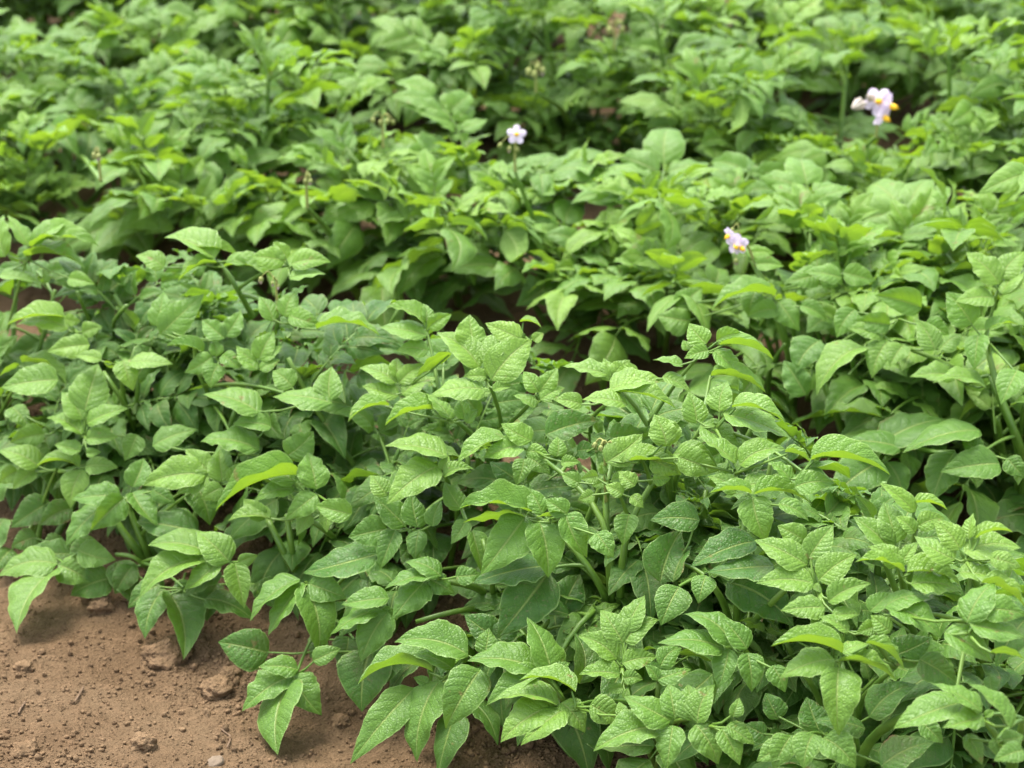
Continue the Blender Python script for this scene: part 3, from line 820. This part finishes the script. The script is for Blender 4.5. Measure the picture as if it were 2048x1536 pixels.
# rows farther back
ORD = ['', 'front', 'second', 'third', 'fourth', 'fifth', 'sixth']
NUM = ['first', 'second', 'third', 'fourth', 'fifth', 'sixth', 'seventh', 'eighth', 'ninth', 'tenth', 'eleventh', 'twelfth', 'thirteenth']
for row in range(2, 7):
    rr = np.random.default_rng(400 + row)
    c0 = ROWN * (S1 + .03 + SPACING * (row - 1))
    u = -4.0
    while u < 4.0:
        u += .285 * rr.uniform(.85, 1.15)
        q = c0 + ROWDIR * u + ROWN * rr.normal(0, .03)
        b = np.array([q[0], q[1], float(ridge(q[0], q[1]))])
        X, Y, Z = proj(b)
        X2, Y2, _ = proj(b + [0, 0, .33])
        m = .17 * F / Z
        if Z < 1 or X < -m or X > 2048 + m or Y2 > 1700 or Y < 20: continue
        if row == 2 and any(np.linalg.norm(b - s2.base) < .16 for s2 in plants if s2.row == 2): continue
        p = new_plant(b, row); p.label = None
        grow(p, rr, 6 if row < 4 else 5, rr.uniform(.30, .37), .95, second_check if row == 2 else clear_check, 1.0, .94, .86)

# ------------------------------------------------------------------ flowers and buds, parts of their plants
def nearest_plant(row, x, y=None):
    best = None
    for p in plants:
        if p.row != row: continue
        X, Y, Z = proj(p.base)
        d = abs(X - x)
        if best is None or d < best[0]: best = (d, p, Z)
    return best[1], best[2]
def corolla(r, R0, faded=False):
    mb = MB(); na, nr = 50, 7
    V = []; UV = []
    for i in range(nr + 1):
        q = i / nr
        for j in range(na):
            th = 2 * PI * j / na
            lobe = abs(math.cos(2.5 * th))          # five lobes
            rim = .56 + .46 * lobe ** .7 
            rr = R0 * (.06 + .94 * q) * (1 + (rim - 1) * q ** 1.3)
            z = R0 * (.12 * (1 - q) - .22 * q ** 2 + .10 * q * lobe * (1 if not faded else 2)) + R0 * .03 * math.sin(9 * th + r.uniform(0, .3)) * q
            if faded:
                rr *= .62; z -= R0 * 1.1 * q ** 1.5
            V.append((rr * math.cos(th), rr * math.sin(th), z)); UV.append((q, j / na))
    f = [(i * na + j, i * na + (j + 1) % na, (i + 1) * na + (j + 1) % na, (i + 1) * na + j) for i in range(nr) for j in range(na)]
    f.append(tuple(range(na))[::-1])
    mb.add(V, f, UV)
    return mb
def basis(face, r):
    f = np.asarray(face, float); f /= np.linalg.norm(f)
    a = np.cross(f, [0, 0, 1.0]); a /= np.linalg.norm(a); b = np.cross(f, a)
    th = r.uniform(0, 6.28)
    return np.stack([a * math.cos(th) + b * math.sin(th), -a * math.sin(th) + b * math.cos(th), f], axis=1)
def mat4(M, pos):
    return Matrix(((M[0, 0], M[0, 1], M[0, 2], pos[0]), (M[1, 0], M[1, 1], M[1, 2], pos[1]), (M[2, 0], M[2, 1], M[2, 2], pos[2]), (0, 0, 0, 1)))
def add_flower(p, pos, face, R0, r, faded=False):
    M = basis(face, r)
    o = link('flower', corolla(r, R0, faded).mesh('petals', [M_FADED if faded else M_PETAL]), p.obj)
    o.matrix_local = mat4(M, pos - p.base)
    if faded:
        o['label'] = 'withered pale flower'
        return
    mb = MB()
    for k in range(5):                               # five anthers closed into a cone
        th = 2 * PI * k / 5
        c, s = math.cos(th), math.sin(th)
        q = np.array([[c * .13, s * .13, .10], [c * .15, s * .15, .30], [c * .12, s * .12, .52], [c * .05, s * .05, .70]]) * R0
        mb.tube(q, np.array([.09, .115, .09, .035]) * R0, 8)
    mb.tube(np.array([[0, 0, .1], [0, 0, .85]]) * R0, np.array([.03, .025]) * R0, 5)
    link('stamens', mb.mesh('stamens', [M_STAMEN]), o)
def add_bud(p, pos, down, s, r, pink=False):
    mb = MB()
    prof = [(0, .25), (.25, .72), (.6, 1.0), (1.1, .95), (1.6, .66), (2.0, .25)]
    V = []; n = 9
    for (z, w_) in prof:
        for j in range(n):
            th = 2 * PI * j / n; k = 1 + .12 * math.cos(5 * th)
            V.append((w_ * k * math.cos(th) * s * .8, w_ * k * math.sin(th) * s * .8, z * s))
    f = [(i * n + j, i * n + (j + 1) % n, (i + 1) * n + (j + 1) % n, (i + 1) * n + j) for i in range(len(prof) - 1) for j in range(n)]
    f += [tuple(range(n))[::-1], tuple((len(prof) - 1) * n + j for j in range(n))]
    mb.add(V, f, None, 0)
    for k in range(5):                               # sepal points
        th = 2 * PI * k / 5 + .3
        c, q = math.cos(th), math.sin(th)
        mb.tube(np.array([[c * .6, q * .6, .9], [c * .78, q * .78, 1.6], [c * .66, q * .66, 2.35]]) * s, np.array([.22, .16, .03]) * s, 4, 0)
    if pink: mb.tube(np.array([[0, 0, 1.4], [0, 0, 2.1], [0, 0, 2.7]]) * s, np.array([.62, .60, .25]) * s, 7, 1)
    o = link('flower_bud', mb.mesh('flower_bud', [M_BUD, M_PINK]), p.obj)
    o.matrix_local = mat4(basis(down, r), pos - p.base)
def stalk(p, pts, r0, r1=None):
    pts = np.array(pts); b = p.base
    if len(pts) > 2:
        seg = np.linspace(0, len(pts) - 1, 12); lin = np.stack([np.interp(seg, range(len(pts)), pts[:, i]) for i in range(3)], 1)
        for _ in range(2): lin[1:-1] = .25 * lin[:-2] + .5 * lin[1:-1] + .25 * lin[2:]
        pts = lin
    mb = MB(); mb.tube(pts - b, np.linspace(r0, r1 or r0 * .7, len(pts)), 6)
    link('flower_stalk', mb.mesh('flower_stalk', [M_PEDICEL]), p.obj)
def foot_of(p, pos):
    best = None
    for st in p.stems:
        for q in st[len(st) // 3:]:
            d = np.linalg.norm((q - pos) * [1, 1, .6]) + max(0, q[2] - pos[2] + .03) * 4
            if best is None or d < best[0]: best = (d, q)
    return best[1]
def cluster(p, z, junction, flowers=(), buds=(), seed=0, fan=True, th=.0016):
    """junction px; flowers (x, y, radius px, face, faded); buds (x, y, px, pink)"""
    r = np.random.default_rng(900 + seed)
    J = at(*junction, z)
    ft = foot_of(p, J)
    if np.linalg.norm(ft - J) > .07:                 # a stem of its own carries it
        top = J - np.array([0, 0, .05]); b = p.base + np.array([0, 0, -.01])
        m1 = b * .55 + top * .45 + np.array([0, 0, .04])
        ft = add_stem(p, [b, m1, top], .006, .003)[-1]
    stalk(p, [ft, ft * .5 + J * .5 + np.array([0, 0, .01]), J], th * 1.5, th)
    for (x, y, rp, face, faded) in flowers:
        P = at(x, y, z - .012 - r.uniform(0, .01)); R0 = .86 * rp * z / F
        fv = -FWD * face[2] + RGT * face[0] + UPV * face[1]
        fv = fv / np.linalg.norm(fv)
        b = P - fv * R0 * .1
        stalk(p, [J, (J + b) / 2 + np.array([0, 0, .006]) - fv * .006, b - fv * .004], th * .6)
        add_flower(p, P, fv, R0, r, faded)
    for (x, y, s, pink) in buds:
        P = at(x, y, z - r.uniform(-.006, .012)); s = .85 * s * z / F
        top = P + np.array([0, 0, s * .9])
        mid = (J + top) / 2; mid[2] = max(J[2], top[2]) + .35 * np.linalg.norm(J - top) + .002
        stalk(p, [J, mid, top], th * .65)
        add_bud(p, top, np.array([r.normal(0, .25), r.normal(-.1, .25), -1]), s, r, pink)
    p.flowers = len(flowers)
def at_height(y, x, h):
    return (H - h) / (-ray(x, y)[2])
SIX = [
 (3, (1757, 216), [(1757, 203, 34, (-.1, -.1, 1), 0), (1778, 212, 30, (.9, -.3, .5), 0), (1766, 233, 28, (.8, -.7, .6), 0), (1736, 192, 24, (-.6, .2, .8), 1), (1706, 216, 24, (-.7, -.5, .5), 1)],
  [], 'third-row potato plant with the largest cluster of lilac flowers, some already withered'),
 (2, (1030, 282), [(1033, 269, 23, (.05, -.05, 1), 0)], [(1003, 290, 6, 0), (1020, 297, 6, 1), (1034, 299, 6, 0)], 'second-row potato plant bearing a single lilac flower above drooping buds'),
 (2, (612, 352), [], [(612, 362, 8, 0), (618, 351, 7, 0), (622, 362, 6, 1)], 'second-row potato plant with one upright knot of yellow buds'),
 (2, (196, 300), [], [(188, 310, 8, 0), (199, 312, 7, 1), (192, 302, 6, 0)], 'second-row potato plant near the left edge topped with small yellow buds'),
 (3, (1072, 130), [], [(1058, 142, 9, 0), (1070, 147, 8, 0), (1085, 140, 8, 1), (1078, 134, 7, 0)], 'third-row potato plant with a spray of pale yellow buds'),
 (4, (1230, 48), [], [(1218, 60, 9, 0), (1238, 46, 9, 1), (1247, 58, 7, 0)], 'fourth-row potato plant with pale pinkish yellow buds at the top'),
 (3, (765, 236), [], [(745, 240, 7, 0), (762, 244, 7, 0), (778, 242, 7, 0), (786, 244, 6, 0)], 'third-row potato plant with a flat row of yellow buds'),
]
for i, (row, jn, fl, bd, lab) in enumerate(SIX):
    p, Z = nearest_plant(row, jn[0])
    z = min(Z - .03, at_height(jn[1], jn[0], .33)); z = max(z, at_height(jn[1], jn[0], .40))
    cluster(p, z, jn, fl, bd, i, th=.0017); p.label = lab
z = plane(1470, 490, OFF2 - .01)
cluster(second[1], z, (1482, 478), [(1474, 489, 27, (-.25, -.5, .8), 0), (1459, 470, 20, (-.75, -.55, .35), 0), (1480, 494, 22, (.5, -.5, .5), 0)], [(1472, 522, 7, 1), (1466, 459, 6, 1)], 21)
z = plane(548, 566, .0)
cluster(front[11], z, (552, 562), [], [(523, 558, 7, 1), (545, 566, 5, 1), (556, 572, 5, 1)], 22, th=.0013)
z = plane(1212, 890, -.03)
p = front[3]; r = np.random.default_rng(77)
J = at(1213.5, 889, z); ft = at(1210, 940, z + .015)
st = foot_of(p, ft)
stalk(p, [st, ft, at(1210, 915, z + .003), J], .0023, .0016)
for (tx, ty, bx, by, s, pk) in [(1199, 876, 1192, 884, 6.2, 0), (1207, 880, 1203, 890, 6.2, 0), (1222, 882, 1225, 892, 5.6, 1), (1231, 879, 1238, 886, 5.8, 0), (1226, 882, 1233, 893, 5.4, 1), (1210, 881, 1206, 884, 5, 1)]:
    dz = r.uniform(-.008, .008)
    a, b = at(tx, ty, z + dz), at(bx, by, z + dz)
    stalk(p, [J, (J + a) / 2 + np.array([0, 0, .001]), a, b], .0013, .0011)
    add_bud(p, b, np.array([(bx - tx) * .05, -.2, -1]), s * z / F, r, pk)

# ------------------------------------------------------------------ names and labels
def tag_plant(p, lab):
    p.obj['label'] = lab; p.obj['category'] = 'potato plant'; p.obj['group'] = 'potato plants growing in rows'
for row in range(1, 7):
    rest = sorted([p for p in plants if p.row == row and p.label is None], key=lambda p: proj(p.base)[0])
    for i, p in enumerate(rest):
        X, Y, Z = proj(p.base)
        where = 'at the left edge' if i == 0 else ('at the right edge' if i == len(rest) - 1 else None)
        if where: p.label = 'flowerless potato plant %s of the %s row from the front' % (where, ORD[row])
        else: p.label = '%s flowerless potato plant from the left in the %s row from the front' % (NUM[i], ORD[row])
for p in plants: tag_plant(p, p.label)


# ------------------------------------------------------------------ ground
def fbm(x, y, sc, oc=4):
    return mnoise.fractal(Vector((x * sc, y * sc, 3.7)), .9, 2.1, oc, noise_basis='PERLIN_ORIGINAL')
def height(x, y):
    z = float(ridge(x, y))
    d = math.hypot(x, y - 2.0)
    if d < 8:
        z += .012 * fbm(x, y, 3.1, 3)
    if d < 2.5:
        m = mnoise.noise(Vector((x * 5.3, y * 5.3, 9.1)))
        rough = max(0.0, min(1.0, .5 + 1.3 * m))
        z += .0045 * fbm(x, y, 24, 3)
        c = mnoise.voronoi(Vector((x * 42, y * 42, .5)))[0]
        z += rough * .010 * max(0.0, .55 - c[0]) 
        z += .0022 * fbm(x, y, 110, 3)
    return z
def axis_pts(lo, hi, step, far):
    a = list(np.arange(lo, hi, step))
    q = step; b = [a[-1]]
    while b[-1] < far: q *= 1.25; b.append(b[-1] + q)
    q = step; c = [a[0]]
    while c[-1] > -far: q *= 1.25; c.append(c[-1] - q)
    return np.array(c[:0:-1] + a + b[1:])
gx = axis_pts(-1.05, .9, .0058, 90.0); gy = axis_pts(1.45, 3.0, .0058, 90.0)
gv = [(x, y, height(x, y)) for y in gy for x in gx]
nx = len(gx)
gf = [(j * nx + i, j * nx + i + 1, (j + 1) * nx + i + 1, (j + 1) * nx + i) for j in range(len(gy) - 1) for i in range(nx - 1)]
gm = MB(); gm.add(gv, gf)
ground = link('ground', gm.mesh('ground', [M_SOIL])); ground['kind'] = 'structure'

# loose crumbs of earth
ico = [(0, 0, -1), (.7236, -.5257, -.4472), (-.2764, -.8506, -.4472), (-.8944, 0, -.4472), (-.2764, .8506, -.4472), (.7236, .5257, -.4472),
       (.2764, -.8506, .4472), (-.7236, -.5257, .4472), (-.7236, .5257, .4472), (.2764, .8506, .4472), (.8944, 0, .4472), (0, 0, 1)]
icf = [(0, 1, 2), (1, 0, 5), (0, 2, 3), (0, 3, 4), (0, 4, 5), (1, 5, 10), (2, 1, 6), (3, 2, 7), (4, 3, 8), (5, 4, 9), (1, 10, 6), (2, 6, 7),
       (3, 7, 8), (4, 8, 9), (5, 9, 10), (6, 10, 11), (7, 6, 11), (8, 7, 11), (9, 8, 11), (10, 9, 11)]
icf = [(a, c, b) for a, b, c in icf]
ico = np.array(ico)
def sub_ico():
    v = [tuple(p) for p in ico]; idx = {}; f2 = []
    def midp(a, b):
        k = (min(a, b), max(a, b))
        if k not in idx:
            m = (np.array(v[a]) + np.array(v[b])) / 2; m /= np.linalg.norm(m); idx[k] = len(v); v.append(tuple(m))
        return idx[k]
    for a, b, c in icf:
        ab, bc, ca = midp(a, b), midp(b, c), midp(c, a)
        f2 += [(a, ab, ca), (b, bc, ab), (c, ca, bc), (ab, bc, ca)]
    return np.array(v), f2
ico2, icf2 = sub_ico()
cm = MB()
r = np.random.default_rng(5)
cnt = 0
while cnt < 30000:
    x, y = (r.uniform(-1.0, .2), r.uniform(1.6, 2.7)) if r.random() < .8 else (r.uniform(-1.1, .9), r.uniform(1.5, 3.1))
    m = mnoise.noise(Vector((x * 4.1, y * 4.1, 2.2))) + .5 * mnoise.noise(Vector((x * 13, y * 13, 5)))
    if r.random() > .12 + .9 * max(0, m + .12): continue
    s = min(.0080, .0007 + r.exponential(.0009))
    z = height(x, y)
    jj = 1 + r.normal(0, .16, (12, 1))
    sc3 = r.uniform(.7, 1.25, 3) * s
    a = r.uniform(0, 6.28); ca, sa = math.cos(a), math.sin(a)
    V = ico * jj * sc3
    V = V @ np.array([[ca, -sa, 0], [sa, ca, 0], [0, 0, 1]]).T + np.array([x, y, z + s * .35])
    cm.add(V, icf); cnt += 1
crumbs = link('soil_crumbs', cm.mesh('soil_crumbs', [M_CRUMB])); crumbs['kind'] = 'stuff'
crumbs['label'] = 'loose crumbs and grains of dry brown earth scattered over the soil'; crumbs['category'] = 'soil crumbs'

def lump(name, pxy, size, squash, label, cat, mat=None, seed=0, sink=.35, group=None, stretch=1.0, rough=.22):
    p = ground_px(*pxy); p[2] = height(p[0], p[1])
    r = np.random.default_rng(seed)
    v, f = ico2, icf2
    # one more subdivision for shape
    idx = {}; v = [tuple(q) for q in v]; f3 = []
    def mp(a, b):
        k = (min(a, b), max(a, b))
        if k not in idx:
            m = (np.array(v[a]) + np.array(v[b])) / 2; m /= np.linalg.norm(m); idx[k] = len(v); v.append(tuple(m))
        return idx[k]
    for _ in range(2):
        f3 = []; idx = {}
        for a, b, c in f:
            ab, bc, ca = mp(a, b), mp(b, c), mp(c, a); f3 += [(a, ab, ca), (b, bc, ab), (c, ca, bc), (ab, bc, ca)]
        f = f3
    v = np.array(v)
    off = r.uniform(0, 50, 3)
    d = np.array([1 + rough * 1.6 * mnoise.noise(Vector(q * 1.6 + off)) + rough * mnoise.noise(Vector(q * 4.2 + off)) + .5 * rough * mnoise.noise(Vector(q * 10 + off)) for q in v])
    V = v * d[:, None] * np.array([size * stretch, size, size * squash])
    mb = MB(); mb.add(V, f3)
    o = link(name, mb.mesh(name, [mat or M_CRUMB]), None, (p[0], p[1], p[2] + size * squash * (1 - 2 * sink) * .8))
    o.rotation_euler = (0, 0, r.uniform(0, 6))
    o['label'] = label; o['category'] = cat
    if group: o['group'] = group
    return o
CG = 'clods of earth on the bare soil'
lump('soil_clod', (190, 1205), .017, 1.35, 'upright brown clod of earth under the left front leaves', 'soil clod', seed=1, group=CG)
lump('soil_clod', (205, 1228), .016, .8, 'low rounded clod of earth just before the upright clod', 'soil clod', seed=2, group=CG)
lump('soil_clod', (330, 1320), .030, .55, 'widest crumbly clod of earth under the hanging front leaflet', 'soil clod', seed=3, group=CG)
lump('soil_clod', (435, 1385), .020, .6, 'brown clod of earth right of the widest crumbly clod', 'soil clod', seed=4, group=CG)
lump('soil_clod', (50, 1495), .015, .7, 'clod of earth in the bottom left corner', 'soil clod', seed=5, group=CG)
lump('soil_clod', (288, 1497), .015, .75, 'clod of earth near the bottom edge of bare soil', 'soil clod', seed=6, group=CG)
lump('soil_clod', (48, 1338), .012, .7, 'small pale clod of earth at the left edge of bare soil', 'soil clod', seed=7, group=CG)
lump('soil_clod', (682, 1440), .012, .75, 'small round clod of earth beside the lowest drooping leaf', 'soil clod', seed=8, group=CG)
lump('soil_clod', (460, 1352), .014, .6, 'small clod of earth behind the brown clod', 'soil clod', seed=9, group=CG)
lump('pebble', (430, 1530), .009, .5, 'pale flat pebble at the bottom edge of bare soil', 'pebble', M_STONE, seed=12, stretch=1.4, rough=.09)
def root(pts, rad, label):
    P = []
    for q in pts:
        g = ground_px(*q); g[2] = height(g[0], g[1]) + rad * 1.2 + .0015; P.append(g)
    P = np.array(P); b = P[0].copy()
    mb = MB(); mb.tube(P - b, rad, 5)
    o = link('dry_root', mb.mesh('dry_root', [M_ROOT]), None, b); o['label'] = label; o['category'] = 'dry root'; o['group'] = 'dry roots on the soil'
root([(443, 1466), (452, 1474), (461, 1478), (461, 1492), (456, 1510)], .0011, 'bent thin dry root lying on bare soil near lowest leaf')
root([(149, 1407), (157, 1395), (168, 1381)], .0013, 'short straight dry root lying in the middle of bare soil')
root([(36, 1420), (40, 1408), (50, 1399)], .0013, 'short dry root lying at the left edge of bare soil')

# ------------------------------------------------------------------ light, sky, camera
w = bpy.data.worlds.new('World'); bpy.context.scene.world = w; w.use_nodes = True
nt = w.node_tree; nt.nodes.clear()
SUN_EL, SUN_AZ = R(66), R(-35)          # azimuth from +Y (view direction), clockwise positive
sky = nt.nodes.new('ShaderNodeTexSky'); sky.sky_type = 'NISHITA'; sky.sun_disc = False
sky.sun_elevation = SUN_EL; sky.sun_rotation = SUN_AZ; sky.air_density = 1.0; sky.dust_density = 3.0
hs = nt.nodes.new('ShaderNodeHueSaturation'); hs.inputs['Saturation'].default_value = .45   # thin bright overcast
bg = nt.nodes.new('ShaderNodeBackground'); bg.inputs[1].default_value = .15
wo = nt.nodes.new('ShaderNodeOutputWorld')
nt.links.new(sky.outputs[0], hs.inputs['Color']); nt.links.new(hs.outputs[0], bg.inputs[0]); nt.links.new(bg.outputs[0], wo.inputs[0])
sl = bpy.data.lights.new('sun', 'SUN'); sl.energy = 1.5; sl.angle = R(25); sl.color = (1, .96, .9)
so = link('sun', sl)
sd = Vector((math.cos(SUN_EL) * math.sin(SUN_AZ), math.cos(SUN_EL) * math.cos(SUN_AZ), math.sin(SUN_EL)))
so.rotation_euler = sd.to_track_quat('Z', 'Y').to_euler(); so.location = (0, 0, 5)

cd = bpy.data.cameras.new('camera'); cam = link('camera', cd)
cam.location = CAM; cam.rotation_euler = (PI / 2 - PITCH, 0, 0)
cd.sensor_width = 36; cd.lens = F / 2048 * 36; cd.clip_start = .05; cd.clip_end = 300
cd.dof.use_dof = True; cd.dof.focus_distance = 2.05; cd.dof.aperture_fstop = 5.4; cd.dof.aperture_blades = 9
sc = bpy.context.scene
sc.camera = cam
sc.view_settings.view_transform = 'Standard'; sc.view_settings.look = 'None'; sc.view_settings.gamma = 1
sc.view_settings.exposure = 1.98
sc.cycles.max_bounces = 10; sc.cycles.transmission_bounces = 6; sc.cycles.diffuse_bounces = 5
